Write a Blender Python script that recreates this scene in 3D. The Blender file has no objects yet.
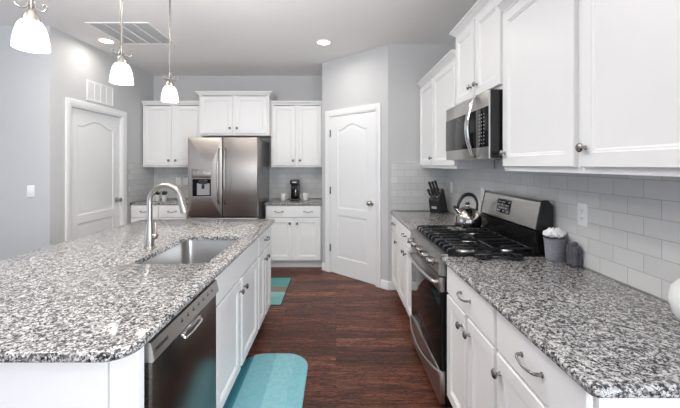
import bpy, bmesh, math, random
from mathutils import Vector, Matrix
random.seed(7)
PI = math.pi
S = bpy.context.scene
C = S.collection

# ------------------------------------------------------------------ camera
FPX = 336.0                                   # focal length in pixels of a 680 px wide frame
cd = bpy.data.cameras.new('camera')
cd.sensor_fit = 'HORIZONTAL'; cd.sensor_width = 36.0
cd.lens = 36.0 * FPX / 680.0
cd.shift_x = (340 - 336) / 680.0
cd.shift_y = -(204 - 164.5) / 680.0
cd.clip_start = 0.05
cam = bpy.data.objects.new('camera', cd); C.objects.link(cam)
cam.location = (0, 0, 1.445); cam.rotation_euler = (PI / 2, 0, 0)
S.camera = cam

# ------------------------------------------------------------------ world, exposure
S.view_settings.view_transform = 'Standard'; S.view_settings.look = 'None'
S.view_settings.gamma = 1.0; S.view_settings.use_curve_mapping = False
S.view_settings.exposure = 0.20
w = bpy.data.worlds.new('sky'); S.world = w; w.use_nodes = True
w.node_tree.nodes['Background'].inputs[0].default_value = (0.72, 0.84, 1.0, 1)
w.node_tree.nodes['Background'].inputs[1].default_value = 1.2

def area(name, loc, rot, sx, sy, power, col):
    l = bpy.data.lights.new(name, 'AREA'); l.shape = 'RECTANGLE'; l.size = sx; l.size_y = sy
    l.energy = power; l.color = col
    o = bpy.data.objects.new(name, l); C.objects.link(o); o.location = loc; o.rotation_euler = rot
    return o
# daylight entering by the windows of the rear wall and of the far left wall
area('rear_window_daylight', (-1.3, -3.85, 1.35), (PI / 2 + .15, 0, 0), 4.6, 2.1, 22, (1.0, 0.975, 0.94))
area('side_window_daylight', (-5.85, 0.7, 1.35), (PI / 2, 0, -PI / 2), 3.6, 2.1, 22, (0.50, 0.72, 1.0))
area('right_fill_light', (1.27, -0.9, 1.4), (PI / 2, 0, PI / 2), 1.4, 2.0, 118, (0.86, 0.93, 1.0))  # added fill, no window known here; brightens left wall and island face
# added fill light, aimed up and forward at the kitchen ceiling
area('ceiling_fill_light', (-1.1, 0.3, 1.75), (PI - math.radians(42), 0, 0), 1.0, 1.0, 45, (1.0, 0.975, 0.95)).data.spread = math.radians(110)
DOWN_W = 5.0
PEND_W = 2.0

# ------------------------------------------------------------------ material helpers
def nodes(name):
    m = bpy.data.materials.new(name); m.use_nodes = True
    nt = m.node_tree; return m, nt, nt.nodes['Principled BSDF']
def N(nt, kind, **kw):
    n = nt.nodes.new(kind)
    for k, v in kw.items(): setattr(n, k, v)
    return n
def L(nt, a, b): nt.links.new(a, b)
def coords(nt, scale=(1, 1, 1), rot=(0, 0, 0), kind='Object'):
    t = N(nt, 'ShaderNodeTexCoord'); mp = N(nt, 'ShaderNodeMapping')
    mp.inputs['Scale'].default_value = scale; mp.inputs['Rotation'].default_value = rot
    L(nt, t.outputs[kind], mp.inputs[0]); return mp.outputs[0]
def ramp(nt, fac, stops, interp='LINEAR'):
    r = N(nt, 'ShaderNodeValToRGB'); r.color_ramp.interpolation = interp
    e = r.color_ramp.elements
    while len(e) < len(stops): e.new(0.5)
    for i, (p, c) in enumerate(stops):
        e[i].position = p; e[i].color = (c, c, c, 1) if isinstance(c, (int, float)) else (*c, 1)
    L(nt, fac, r.inputs[0]); return r.outputs[0]
def bump(nt, bs, h, strength, dist):
    b = N(nt, 'ShaderNodeBump'); b.inputs['Strength'].default_value = strength; b.inputs['Distance'].default_value = dist
    L(nt, h, b.inputs['Height']); L(nt, b.outputs[0], bs.inputs['Normal'])
def noise(nt, vec, scale, detail=2.0, rough=0.5):
    n = N(nt, 'ShaderNodeTexNoise'); n.inputs['Scale'].default_value = scale
    n.inputs['Detail'].default_value = detail; n.inputs['Roughness'].default_value = rough
    if vec: L(nt, vec, n.inputs['Vector'])
    return n
def mixc(nt, fac, a, b, mode='MIX'):
    m = N(nt, 'ShaderNodeMix', data_type='RGBA', blend_type=mode)
    for sock, v in ((m.inputs[0], fac), (m.inputs[6], a), (m.inputs[7], b)):
        if hasattr(v, 'is_linked'): L(nt, v, sock)
        elif isinstance(v, (int, float)): sock.default_value = v
        else: sock.default_value = (*v, 1)
    return m.outputs[2]
def plain(name, col, rough=0.5, metal=0.0, var=0.04, vscale=9.0, bmp=0.0, bscale=300, coat=0.0, emit=None, es=0.0):
    m, nt, b = nodes(name)
    v = coords(nt)
    n = noise(nt, v, vscale, 3)
    c = mixc(nt, n.outputs['Fac'], tuple(max(0, x * (1 - var)) for x in col), tuple(min(1, x * (1 + var)) for x in col))
    L(nt, c, b.inputs['Base Color'])
    b.inputs['Roughness'].default_value = rough; b.inputs['Metallic'].default_value = metal
    b.inputs['Coat Weight'].default_value = coat
    if bmp: bump(nt, b, noise(nt, v, bscale, 2).outputs['Fac'], bmp, 0.002)
    if emit:
        b.inputs['Emission Color'].default_value = (*emit, 1); b.inputs['Emission Strength'].default_value = es
    return m
def brushed(name, col, rough, axis=2, spread=0.04, aniso=0.0):
    m, nt, b = nodes(name)
    sc = [420, 420, 420]; sc[axis] = 4
    n = noise(nt, coords(nt, tuple(sc)), 1.0, 2)
    L(nt, mixc(nt, n.outputs['Fac'], tuple(x * .96 for x in col), tuple(min(1, x * 1.04) for x in col)), b.inputs['Base Color'])
    L(nt, ramp(nt, n.outputs['Fac'], [(0.2, rough - spread), (0.8, rough + spread)]), b.inputs['Roughness'])
    b.inputs['Metallic'].default_value = 1.0
    if aniso:
        tg = N(nt, 'ShaderNodeTangent', direction_type='RADIAL', axis='Z')
        b.inputs['Anisotropic'].default_value = aniso
        L(nt, tg.outputs[0], b.inputs['Tangent'])
    return m

def granite():
    m, nt, b = nodes('speckled granite')
    v = coords(nt)
    wob = noise(nt, v, 70, 3)
    add = N(nt, 'ShaderNodeVectorMath', operation='MULTIPLY_ADD')
    L(nt, wob.outputs['Color'], add.inputs[0]); add.inputs[1].default_value = (0.012,) * 3; L(nt, v, add.inputs[2])
    vo = N(nt, 'ShaderNodeTexVoronoi'); vo.inputs['Scale'].default_value = 180; L(nt, add.outputs[0], vo.inputs['Vector'])
    sep = N(nt, 'ShaderNodeSeparateColor'); L(nt, vo.outputs['Color'], sep.inputs[0])
    cl = noise(nt, v, 55, 3, .6)
    sm = N(nt, 'ShaderNodeMath', operation='MULTIPLY_ADD'); L(nt, cl.outputs['Fac'], sm.inputs[0]); sm.inputs[1].default_value = 1.5; sm.inputs[2].default_value = -.75
    s3 = N(nt, 'ShaderNodeMath', operation='MULTIPLY_ADD'); L(nt, sep.outputs[0], s3.inputs[0]); s3.inputs[1].default_value = .72; L(nt, sm.outputs[0], s3.inputs[2])
    s4 = N(nt, 'ShaderNodeMath', operation='ADD'); L(nt, s3.outputs[0], s4.inputs[0]); s4.inputs[1].default_value = .14
    base = ramp(nt, s4.outputs[0], [(0.0, (.014, .014, .016)), (.18, (.07, .07, .072)), (.31, (.15, .147, .148)), (.44, (.27, .262, .256)),
                                     (.57, (.44, .425, .412)), (.78, (.60, .58, .562))], 'CONSTANT')
    vo2 = N(nt, 'ShaderNodeTexVoronoi'); vo2.inputs['Scale'].default_value = 260; L(nt, add.outputs[0], vo2.inputs['Vector'])
    s2 = N(nt, 'ShaderNodeSeparateColor'); L(nt, vo2.outputs['Color'], s2.inputs[0])
    fleck = ramp(nt, s2.outputs[1], [(0.0, 1.0), (.085, 0.0)], 'CONSTANT')
    c = mixc(nt, fleck, base, (.03, .03, .033))
    big = noise(nt, v, 14, 3)
    c = mixc(nt, ramp(nt, big.outputs['Fac'], [(.45, 0.0), (.70, .25)]), c, (.24, .23, .225))
    L(nt, c, b.inputs['Base Color'])
    b.inputs['Roughness'].default_value = 0.12; b.inputs['Specular IOR Level'].default_value = 0.5
    return m

def wood_floor():
    m, nt, b = nodes('dark stained oak boards')
    v = coords(nt)
    br = N(nt, 'ShaderNodeTexBrick'); L(nt, v, br.inputs['Vector'])
    br.offset = 0.37; br.inputs['Scale'].default_value = 1.0
    br.inputs['Brick Width'].default_value = 1.35; br.inputs['Row Height'].default_value = 0.127
    br.inputs['Mortar Size'].default_value = 0.0012; br.inputs['Mortar Smooth'].default_value = 0.3
    br.inputs['Color1'].default_value = (0, 0, 0, 1); br.inputs['Color2'].default_value = (1, 1, 1, 1); br.inputs['Mortar'].default_value = (.5, .5, .5, 1)
    # offset the grain board by board
    off = N(nt, 'ShaderNodeVectorMath', operation='MULTIPLY_ADD')
    L(nt, br.outputs['Color'], off.inputs[0]); off.inputs[1].default_value = (7, 3, 0); L(nt, v, off.inputs[2])
    mp = N(nt, 'ShaderNodeMapping'); mp.inputs['Scale'].default_value = (2.2, 26, 1); L(nt, off.outputs[0], mp.inputs[0])
    g = noise(nt, mp.outputs[0], 1.6, 6, .62); g.inputs['Distortion'].default_value = 0.9
    mp2 = N(nt, 'ShaderNodeMapping'); mp2.inputs['Scale'].default_value = (9, 190, 1); L(nt, off.outputs[0], mp2.inputs[0])
    f = noise(nt, mp2.outputs[0], 1.0, 3)
    board = ramp(nt, br.outputs['Color'], [(0, (.17, .055, .031)), (.5, (.31, .102, .058)), (1, (.50, .185, .108))])
    c = mixc(nt, ramp(nt, g.outputs['Fac'], [(.36, .85), (.62, 0)]), board, (.013, .007, .006))
    mp3 = N(nt, 'ShaderNodeMapping'); mp3.inputs['Scale'].default_value = (.22, 1.6, 1); L(nt, off.outputs[0], mp3.inputs[0])
    wv = N(nt, 'ShaderNodeTexWave', wave_type='BANDS', bands_direction='Y'); L(nt, mp3.outputs[0], wv.inputs['Vector'])
    wv.inputs['Scale'].default_value = 11; wv.inputs['Distortion'].default_value = 14; wv.inputs['Detail'].default_value = 3; wv.inputs['Detail Scale'].default_value = 5.0; wv.inputs['Detail Roughness'].default_value = .6
    c = mixc(nt, ramp(nt, wv.outputs['Fac'], [(.15, .92), (.42, 0)]), c, (.016, .008, .006))
    c = mixc(nt, ramp(nt, f.outputs['Fac'], [(.4, .35), (.6, 0)]), c, (.012, .007, .006))
    c = mixc(nt, br.outputs['Fac'], c, (.006, .004, .003))
    L(nt, c, b.inputs['Base Color'])
    L(nt, ramp(nt, g.outputs['Fac'], [(.3, .40), (.7, .30)]), b.inputs['Roughness'])
    b.inputs['Specular IOR Level'].default_value = 0.25
    bump(nt, b, g.outputs['Fac'], 0.25, 0.002)
    return m

def tile():
    m, nt, b = nodes('glazed subway tile')
    t = N(nt, 'ShaderNodeTexCoord'); sp = N(nt, 'ShaderNodeSeparateXYZ'); cb = N(nt, 'ShaderNodeCombineXYZ')
    L(nt, t.outputs['Object'], sp.inputs[0]); L(nt, sp.outputs[0], cb.inputs[0]); L(nt, sp.outputs[2], cb.inputs[1])
    br = N(nt, 'ShaderNodeTexBrick'); L(nt, cb.outputs[0], br.inputs['Vector'])
    br.offset = 0.5; br.inputs['Scale'].default_value = 1.0
    br.inputs['Brick Width'].default_value = 0.1545; br.inputs['Row Height'].default_value = 0.0778
    br.inputs['Mortar Size'].default_value = 0.0017; br.inputs['Mortar Smooth'].default_value = 0.4
    br.inputs['Color1'].default_value = (.60, .597, .590, 1); br.inputs['Color2'].default_value = (.66, .656, .648, 1)
    br.inputs['Mortar'].default_value = (.36, .356, .35, 1)
    L(nt, br.outputs['Color'], b.inputs['Base Color'])
    L(nt, ramp(nt, br.outputs['Fac'], [(0, .10), (1, .7)]), b.inputs['Roughness'])
    bump(nt, b, ramp(nt, br.outputs['Fac'], [(0, 1.0), (1, 0.0)]), 0.35, 0.002)
    return m

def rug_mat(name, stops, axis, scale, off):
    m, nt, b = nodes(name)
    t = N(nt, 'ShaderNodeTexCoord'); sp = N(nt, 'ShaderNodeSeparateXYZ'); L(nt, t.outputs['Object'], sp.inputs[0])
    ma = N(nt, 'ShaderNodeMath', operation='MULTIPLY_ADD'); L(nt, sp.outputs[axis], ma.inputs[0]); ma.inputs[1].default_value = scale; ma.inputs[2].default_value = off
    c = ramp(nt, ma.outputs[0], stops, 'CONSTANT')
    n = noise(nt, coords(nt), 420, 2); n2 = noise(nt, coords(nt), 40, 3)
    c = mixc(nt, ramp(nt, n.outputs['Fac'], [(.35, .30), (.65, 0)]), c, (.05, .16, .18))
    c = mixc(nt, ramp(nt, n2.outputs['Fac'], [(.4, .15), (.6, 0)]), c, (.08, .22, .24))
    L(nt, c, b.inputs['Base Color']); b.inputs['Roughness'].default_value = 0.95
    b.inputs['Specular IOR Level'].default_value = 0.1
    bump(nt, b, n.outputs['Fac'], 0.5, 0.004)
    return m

M = {}
M['cab'] = plain('white cabinet paint', (.84, .837, .832), .34, var=.012)
M['trim'] = plain('white trim paint', (.84, .84, .84), .32, var=.012)
M['wall'] = plain('pale grey wall paint', (.57, .57, .575), .75, var=.012, bmp=.08)
M['ceil'] = plain('warm white ceiling paint', (.82, .81, .80), .9, var=.012, bmp=.12, bscale=160)
M['granite'] = granite(); M['floor'] = wood_floor(); M['tile'] = tile()
M['steel'] = brushed('brushed stainless steel', (.56, .55, .535), .30, 0)
M['steel_v'] = brushed('stainless steel brushed sideways', (.36, .325, .298), .34, 0, .03, .85)
M['steel_dk'] = brushed('dark stainless steel', (.17, .16, .152), .28, 1)
M['nickel'] = brushed('brushed nickel', (.46, .43, .40), .30, 2, .03)
M['kettle'] = plain('mirror finished steel', (.40, .375, .35), .15, 1.0)
M['steel_mid'] = brushed('mid grey brushed steel', (.36, .35, .34), .30, 0)
M['lamp_metal'] = plain('dull brushed nickel', (.27, .255, .24), .34, 1.0)
M['chrome'] = plain('polished chrome', (.72, .71, .70), .10, 1.0)
M['bronze'] = plain('dark pewter metal', (.30, .29, .28), .22, 1.0)
M['black'] = plain('black enamel', (.007, .007, .008), .26)
M['glass_blk'] = plain('black glass', (.006, .006, .007), .05)
M['glass_blk'].node_tree.nodes['Principled BSDF'].inputs['Specular IOR Level'].default_value = .22
M['iron'] = plain('black cast iron', (.018, .018, .020), .24, bmp=.05)
M['plastic'] = plain('black plastic', (.018, .018, .019), .35)
M['white_pl'] = plain('white plastic', (.87, .87, .865), .35)
M['ceramic'] = plain('white glazed ceramic', (.80, .80, .79), .12)
M['dark'] = plain('dark binding cloth', (.05, .05, .05), .8)  # dark cloth of the rug's edge binding
M['grey_pl'] = plain('grey plastic', (.33, .33, .34), .4)
M['fridge_side'] = plain('grey painted steel', (.20, .20, .205), .22, .4)
M['duct'] = plain('painted duct lining', (.48, .475, .47), .8)
M['screen'] = plain('dark display', (.008, .008, .010), .08)
M['glyph'] = plain('pale printed marks', (.50, .50, .50), .5)
M['glyph_dk'] = plain('dark printed marks', (.03, .03, .03), .5)
M['shade'] = plain('frosted white lamp glass', (.70, .69, .68), .35, var=.12, vscale=14, emit=(1, .975, .94), es=.62)
M['lamp_glow'] = plain('lit recessed lamp', (.9, .9, .9), .5, emit=(1, .96, .9), es=5)
M['towel'] = plain('grey woven cloth', (.10, .10, .115), .95, bmp=.6, bscale=240, var=.2, vscale=60)
M['bucketc'] = plain('heathered grey fabric', (.27, .27, .30), .9, bmp=.4, bscale=300, var=.35, vscale=90)
M['tissue'] = plain('white tissue paper', (.85, .85, .85), .9)
M['leaf'] = plain('dark green leaves', (.02, .035, .022), .5, var=.4, vscale=60)
M['soil'] = plain('potting soil', (.03, .022, .016), .95, var=.3, vscale=80)
M['sinksteel'] = brushed('satin sink steel', (.46, .45, .44), .30, 0)
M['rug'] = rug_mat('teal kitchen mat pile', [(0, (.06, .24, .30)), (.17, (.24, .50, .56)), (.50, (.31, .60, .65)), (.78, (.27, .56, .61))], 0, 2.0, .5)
M['rug2'] = rug_mat('striped teal rug pile', [(0, (.26, .55, .52)), (.28, (.33, .58, .54)), (.42, (.30, .22, .18)), (.62, (.14, .40, .37)), (1, (.14, .40, .37))], 1, 1.18, .5)

# ------------------------------------------------------------------ mesh helpers
def nb(): return bmesh.new()
def obj(name, bm, mat, parent=None, smooth=None, loc=None):
    bmesh.ops.recalc_face_normals(bm, faces=bm.faces[:])
    me = bpy.data.meshes.new(name); bm.to_mesh(me); bm.free()
    me.materials.append(M[mat] if isinstance(mat, str) else mat)
    if smooth is not None:
        me.polygons.foreach_set('use_smooth', [True] * len(me.polygons))
        try: me.set_sharp_from_angle(angle=math.radians(smooth))
        except Exception: pass
    o = bpy.data.objects.new(name, me); C.objects.link(o)
    if parent: o.parent = parent
    if loc: o.location = loc
    return o
def thing(name, label, cat, loc=(0, 0, 0), rz=0.0, group=None):
    o = bpy.data.objects.new(name, None); C.objects.link(o); o.empty_display_size = .1
    o.location = loc; o.rotation_euler = (0, 0, rz); o['label'] = label; o['category'] = cat
    if group: o['group'] = group
    return o
def tag(o, label, cat, group=None):
    o['label'] = label; o['category'] = cat
    if group: o['group'] = group
    return o
def struct(name, bm, mat, parent=None, smooth=None):
    o = obj(name, bm, mat, parent, smooth)
    if not parent: o['kind'] = 'structure'
    return o
def dup(root, loc, rz=0.0, label=None):
    r = root.copy(); C.objects.link(r); r.location = loc; r.rotation_euler = (0, 0, rz)
    if label: r['label'] = label
    for ch in list(root.children):
        c = ch.copy(); C.objects.link(c); c.parent = r
        for g in ch.children:
            d = g.copy(); C.objects.link(d); d.parent = c
    return r
def box(bm, x0, x1, y0, y1, z0, z1, bev=0.0, mx=None, seg=2):
    vs = [bm.verts.new((x, y, z)) for x in (x0, x1) for y in (y0, y1) for z in (z0, z1)]
    fs = [bm.faces.new([vs[i] for i in f]) for f in ((0, 1, 3, 2), (4, 6, 7, 5), (0, 4, 5, 1), (2, 3, 7, 6), (0, 2, 6, 4), (1, 5, 7, 3))]
    bmesh.ops.recalc_face_normals(bm, faces=fs)
    if bev:
        es = list({e for f in fs for e in f.edges})
        r = bmesh.ops.bevel(bm, geom=es, offset=bev, segments=seg, affect='EDGES', profile=.5)
        vs = list({v for f in r['faces'] for v in f.verts} | {v for v in vs if v.is_valid})
    if mx is not None: bmesh.ops.transform(bm, matrix=mx, verts=vs)
    return vs
def ring_stack(bm, rings, cap0=True, cap1=True, closed=True):
    vr = [[bm.verts.new(p) for p in r] for r in rings]
    n = len(vr[0])
    for a, b in zip(vr, vr[1:]):
        for i in range(n if closed else n - 1):
            j = (i + 1) % n
            bm.faces.new((a[i], a[j], b[j], b[i]))
    if cap0: bm.faces.new(vr[0][::-1])
    if cap1: bm.faces.new(vr[-1])
    return [v for r in vr for v in r]
def lathe(bm, prof, n=24, mx=None, cap0=True, cap1=True):
    rings = [[(r * math.cos(2 * PI * i / n), r * math.sin(2 * PI * i / n), z) for i in range(n)] for r, z in prof]
    vs = ring_stack(bm, rings, cap0, cap1)
    if mx is not None: bmesh.ops.transform(bm, matrix=mx, verts=vs)
    return vs
def tube(bm, pts, rad, n=10, flat=1.0, up=None):
    pts = [Vector(p) for p in pts]
    if isinstance(rad, (int, float)): rad = [rad] * len(pts)
    rings = []; nrm = None
    for i, p in enumerate(pts):
        t = (pts[min(i + 1, len(pts) - 1)] - pts[max(i - 1, 0)]).normalized()
        if nrm is None:
            a = Vector(up) if up else (Vector((0, 0, 1)) if abs(t.z) < .9 else Vector((1, 0, 0)))
            nrm = (a - t * a.dot(t)).normalized()
        else:
            nrm = (nrm - t * nrm.dot(t)).normalized()
        b = t.cross(nrm)
        rings.append([tuple(p + nrm * (rad[i] * math.cos(2 * PI * k / n)) + b * (rad[i] * flat * math.sin(2 * PI * k / n))) for k in range(n)])
    return ring_stack(bm, rings)
def bez(p, n=12):
    """Catmull-Rom through the points."""
    p = [Vector(q) for q in p]; q = [2 * p[0] - p[1]] + p + [2 * p[-1] - p[-2]]; out = []
    for i in range(1, len(q) - 2):
        for k in range(n):
            t = k / n; a, b, c, d = q[i - 1], q[i], q[i + 1], q[i + 2]
            out.append(.5 * ((2 * b) + (c - a) * t + (2 * a - 5 * b + 4 * c - d) * t * t + (3 * b - a - 3 * c + d) * t ** 3))
    out.append(p[-1]); return out
def rrect(x0, y0, x1, y1, r, n=6):
    """Rounded rectangle, counter-clockwise; r = one radius or (x0y0, x1y0, x1y1, x0y1)."""
    if isinstance(r, (int, float)): r = (r,) * 4
    out = []
    for (cx, cy, sx, sy, a0, q) in ((x0, y0, 1, 1, PI, r[0]), (x1, y0, -1, 1, 1.5 * PI, r[1]), (x1, y1, -1, -1, 0, r[2]), (x0, y1, 1, -1, .5 * PI, r[3])):
        q = max(q, 0.0005)
        for k in range(n + 1):
            a = a0 + .5 * PI * k / n
            out.append((cx + sx * q + q * math.cos(a), cy + sy * q + q * math.sin(a)))
    return out
def rot_to(d):
    return Vector((0, 0, 1)).rotation_difference(Vector(d).normalized()).to_matrix().to_4x4()
def fill_loops(bm, loops):
    es = []
    for l in loops:
        for i in range(len(l)):
            a, b = l[i], l[(i + 1) % len(l)]
            e = bm.edges.get((a, b)) or bm.edges.new((a, b)); es.append(e)
    bmesh.ops.triangle_fill(bm, use_beauty=True, edges=es)
def panel_front(bm, x0, x1, z0, z1, t, rail=None, y=0.0):
    """Slab standing on y and coming out to y-t; with rail, a recessed shaker panel."""
    def R(i, yy): return [(x0 + i, yy, z0 + i), (x1 - i, yy, z0 + i), (x1 - i, yy, z1 - i), (x0 + i, yy, z1 - i)]
    rings = [R(0, y), R(0, y - t + .004), R(.0035, y - t)]
    if rail:
        rings += [R(rail, y - t), R(rail + .004, y - t + .004), R(rail + .010, y - t + .005), R(rail + .016, y - t + .010)]
    ring_stack(bm, rings)
def knob_bm(x, y, z, s=1.18):
    bm = nb()
    mx = Matrix.Translation((x, y, z)) @ rot_to((0, -1, 0))
    lathe(bm, [(.0075 * s, 0), (.0065 * s, .004), (.005 * s, .008), (.0055 * s, .014), (.011 * s, .017), (.0150 * s, .021), (.0155 * s, .025), (.013 * s, .029), (.007 * s, .0315), (.001, .032)], 16, mx)
    return bm
def pull_bm(x, y, z, half=.056):
    bm = nb()
    pts = bez([(x - half, y, z), (x - half, y - .016, z + .001), (x - half * .75, y - .026, z - .002), (x, y - .030, z - .008), (x + half * .75, y - .026, z - .002), (x + half, y - .016, z + .001), (x + half, y, z)], 5)
    m = len(pts); rad = [.0038 + .0030 * abs(i / (m - 1) - .5) * 2 for i in range(m)]
    tube(bm, pts, rad, 8)
    for s in (-1, 1):
        lathe(bm, [(.009, 0), (.009, .003), (.006, .005)], 12, Matrix.Translation((x + s * half, y, z)) @ rot_to((0, -1, 0)))
    return bm
def wbox(name, x0, x1, y0, y1, z0, z1, mat): 
    bm = nb(); box(bm, x0, x1, y0, y1, z0, z1); return struct(name, bm, mat)

# ------------------------------------------------------------------ room shell
XR, XL, YB, YE, ZC = 1.29, -2.86, 5.27, 3.88, 2.833
PA, PB = Vector((-.19, 4.62, 0)), Vector((.60, 3.88, 0))       # the diagonal pantry wall
wbox('floor', -6.1, 1.6, -4.1, 5.5, -.1, 0, 'floor')
wbox('ceiling', -6.1, 1.6, -4.1, 5.5, ZC, ZC + .1, 'ceil')
bm = nb()
for a in ((-4.0, -1.6, 0, ZC), (-.2, 4.0, 0, ZC), (-1.6, -.2, 0, .4), (-1.6, -.2, 2.4, ZC)): box(bm, XR, XR + .12, *a)  # opening out of view, cut to go with the added fill light
struct('wall_right', bm, 'wall')
wbox('wall_end', .60, XR, YE, YE + .12, 0, ZC, 'wall')
wbox('wall_back', XL - .12, -.07, YB, YB + .12, 0, ZC, 'wall')
wbox('wall_side', -.19, -.07, 4.70, YB, 0, ZC, 'wall')
bm = nb()
for a in ((3.36, 3.62, 0, ZC), (4.50, YB, 0, ZC), (3.62, 4.50, 2.085, ZC)): box(bm, XL - .12, XL, *a)
struct('wall_left', bm, 'wall')
wbox('wall_far_left', -6.0, XL - .12, 3.36, 3.50, 0, ZC, 'wall')
# pantry wall, along the diagonal with a doorway
u = (PB - PA).normalized(); nrm = Vector((-u.y, u.x, 0)); LEN = (PB - PA).length   # nrm points away from the room
MXP = Matrix(((u.x, nrm.x, 0, PA.x), (u.y, nrm.y, 0, PA.y), (0, 0, 1, 0), (0, 0, 0, 1)))
D0, D1 = LEN * .135, LEN * .845
bm = nb()
box(bm, 0, D0 - .004, 0, .10, 0, ZC, 0, MXP); box(bm, D1 + .004, LEN, 0, .10, 0, ZC, 0, MXP); box(bm, D0 - .004, D1 + .004, 0, .10, 2.10, ZC, 0, MXP)
struct('wall_pantry', bm, 'wall')
# rear and far side of the open living space behind the camera, with their window openings
bm = nb()
for a in ((-6.0, -3.6, 0, ZC), (1.0, XR, 0, ZC), (-3.6, 1.0, 0, .3), (-3.6, 1.0, 2.4, ZC)): box(bm, a[0], a[1], -4.1, -4.0, a[2], a[3])
struct('wall_rear', bm, 'wall')
bm = nb()
for a in ((-4.0, -1.1, 0, ZC), (2.5, 3.5, 0, ZC), (-1.1, 2.5, 0, .3), (-1.1, 2.5, 2.4, ZC)): box(bm, -6.1, -6.0, a[0], a[1], a[2], a[3])
struct('wall_far_side', bm, 'wall')
def base_profile(bm, pts):
    """baseboard swept along room-side polyline (plan points, room on the right of travel)."""
    prof = [(0, 0), (.014, 0), (.014, .075), (.009, .092), (.004, .10), (0, .10)]
    P = [Vector((p[0], p[1], 0)) for p in pts]; rows = []
    for i, p in enumerate(P):
        d0 = (P[i] - P[i - 1]).normalized() if i else None
        d1 = (P[i + 1] - P[i]).normalized() if i < len(P) - 1 else None
        n0 = Vector((d0.y, -d0.x, 0)) if d0 else None; n1 = Vector((d1.y, -d1.x, 0)) if d1 else None
        if n0 and n1: n = (n0 + n1) / (1 + n0.dot(n1))
        else: n = n0 or n1
        rows.append([tuple(p + n * o + Vector((0, 0, z))) for o, z in prof])
    ring_stack(bm, rows)
bm = nb(); base_profile(bm, [MXP @ Vector((D1 + .075, 0, 0)), PB, (.712, YE)]); struct('baseboard_pantry', bm, 'trim', smooth=30)
bm = nb(); base_profile(bm, [PA + Vector((.005, -.005, 0)), MXP @ Vector((D0 - .075, 0, 0))]); struct('baseboard_side', bm, 'trim', smooth=30)
bm = nb(); base_profile(bm, [(-5.9, 3.36), (XL, 3.36), (XL, 3.53)]); struct('baseboard_far_left', bm, 'trim', smooth=30)

# ------------------------------------------------------------------ doors
def arch_loop(x0, x1, z0, z1, rise, d, y, n=18):
    x0 += d; x1 -= d; z0 += d; z1 -= d
    pts = [(x0, y, z0), (x1, y, z0), (x1, y, z1)]
    if rise:
        for k in range(1, n):
            s = k / n; q = min(1, max(0, (s - .08) / .84))
            pts.append((x1 + (x0 - x1) * s, y, z1 + rise * (.5 - .5 * math.cos(2 * PI * q)) ** .8))
    pts.append((x0, y, z1)); return pts
def leaf_bm(w, h, t=.035):
    bm = nb(); fl = []
    outer = [bm.verts.new(p) for p in ((0, -t, 0), (w, -t, 0), (w, -t, h), (0, -t, h))]
    back = [bm.verts.new(p) for p in ((0, 0, 0), (w, 0, 0), (w, 0, h), (0, 0, h))]
    for i in range(4): bm.faces.new((outer[i], outer[(i + 1) % 4], back[(i + 1) % 4], back[i]))
    bm.faces.new(back)
    st = .125
    loops = [outer]
    for (z0, z1, rise) in ((.22, .77, 0), (.865, h - .185, .07)):
        rs = []
        for d, y in ((0, -t), (.008, -t + .008), (.022, -t + .010), (.045, -t + .003), (.050, -t + .003)):
            rs.append([bm.verts.new(p) for p in arch_loop(st, w - st, z0, z1, rise, d, y)])
        for a, b in zip(rs, rs[1:]):
            for i in range(len(a)):
                j = (i + 1) % len(a); bm.faces.new((a[i], a[j], b[j], b[i]))
        fill_loops(bm, [rs[-1]]); loops.append(rs[0])
    fill_loops(bm, loops)
    return bm
def casing_bm(w, h, cw=.072, t=.018):
    bm = nb()
    prof = [(0, 0), (0, -t * .55), (.012, -t * .6), (.02, -t * .85), (cw - .012, -t), (cw, -t * .9), (cw, 0)]
    rows = [[(0 - o, y, 0) for o, y in prof], [(0 - o, y, h + o) for o, y in prof], [(w + o, y, h + o) for o, y in prof], [(w + o, y, 0) for o, y in prof]]
    ring_stack(bm, rows); return bm
def door_knob(parent, x, y, z):
    bm = nb(); mx = Matrix.Translation((x, y, z)) @ rot_to((0, -1, 0))
    lathe(bm, [(.032, 0), (.032, .004), (.026, .009), (.012, .012), (.011, .032), (.020, .038), (.028, .050), (.027, .062), (.018, .070), (.001, .072)], 20, mx)
    obj('door_knob', bm, 'nickel', parent, 40)
def door(name, label, mx_loc, rz, w, h, recess, knob_x, hinges):
    d = thing(name, label, 'door', mx_loc, rz); d['kind'] = 'structure'
    obj('door_casing', casing_bm(w, h), 'trim', d, 30)
    bm = nb()
    for a in ((0, .012, 0, h), (w - .012, w, 0, h), (.012, w - .012, h - .012, h)): box(bm, a[0], a[1], 0, .098, a[2], a[3])
    obj('door_jamb', bm, 'trim', d)
    lf = obj('door_panel', leaf_bm(w - .03, h - .024), 'trim', d, 30, (.015, recess + .035, .008))
    door_knob(d, knob_x, recess, .98)
    if hinges:
        for z in (.33, 1.10, 1.86):
            bm = nb(); box(bm, -.004, .018, recess - .004, recess + .004, z - .045, z + .045, .001); tube(bm, [(.008, recess - .007, z - .05), (.008, recess - .007, z + .05)], .006, 8)
            obj('hinge', bm, 'bronze', d, 40)
    return d
W2 = D1 - D0
door('door_2', 'white two panel arched pantry door on the diagonal wall with silver hinges', MXP @ Vector((D0, 0, 0)), math.atan2(u.y, u.x), W2, 2.095, .004, W2 - .075, True)
door('door_1', 'white arched panel door recessed in left wall under the wall vent', (XL, 3.62, 0), PI / 2, .88, 2.085, .03, .80, False)

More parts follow.
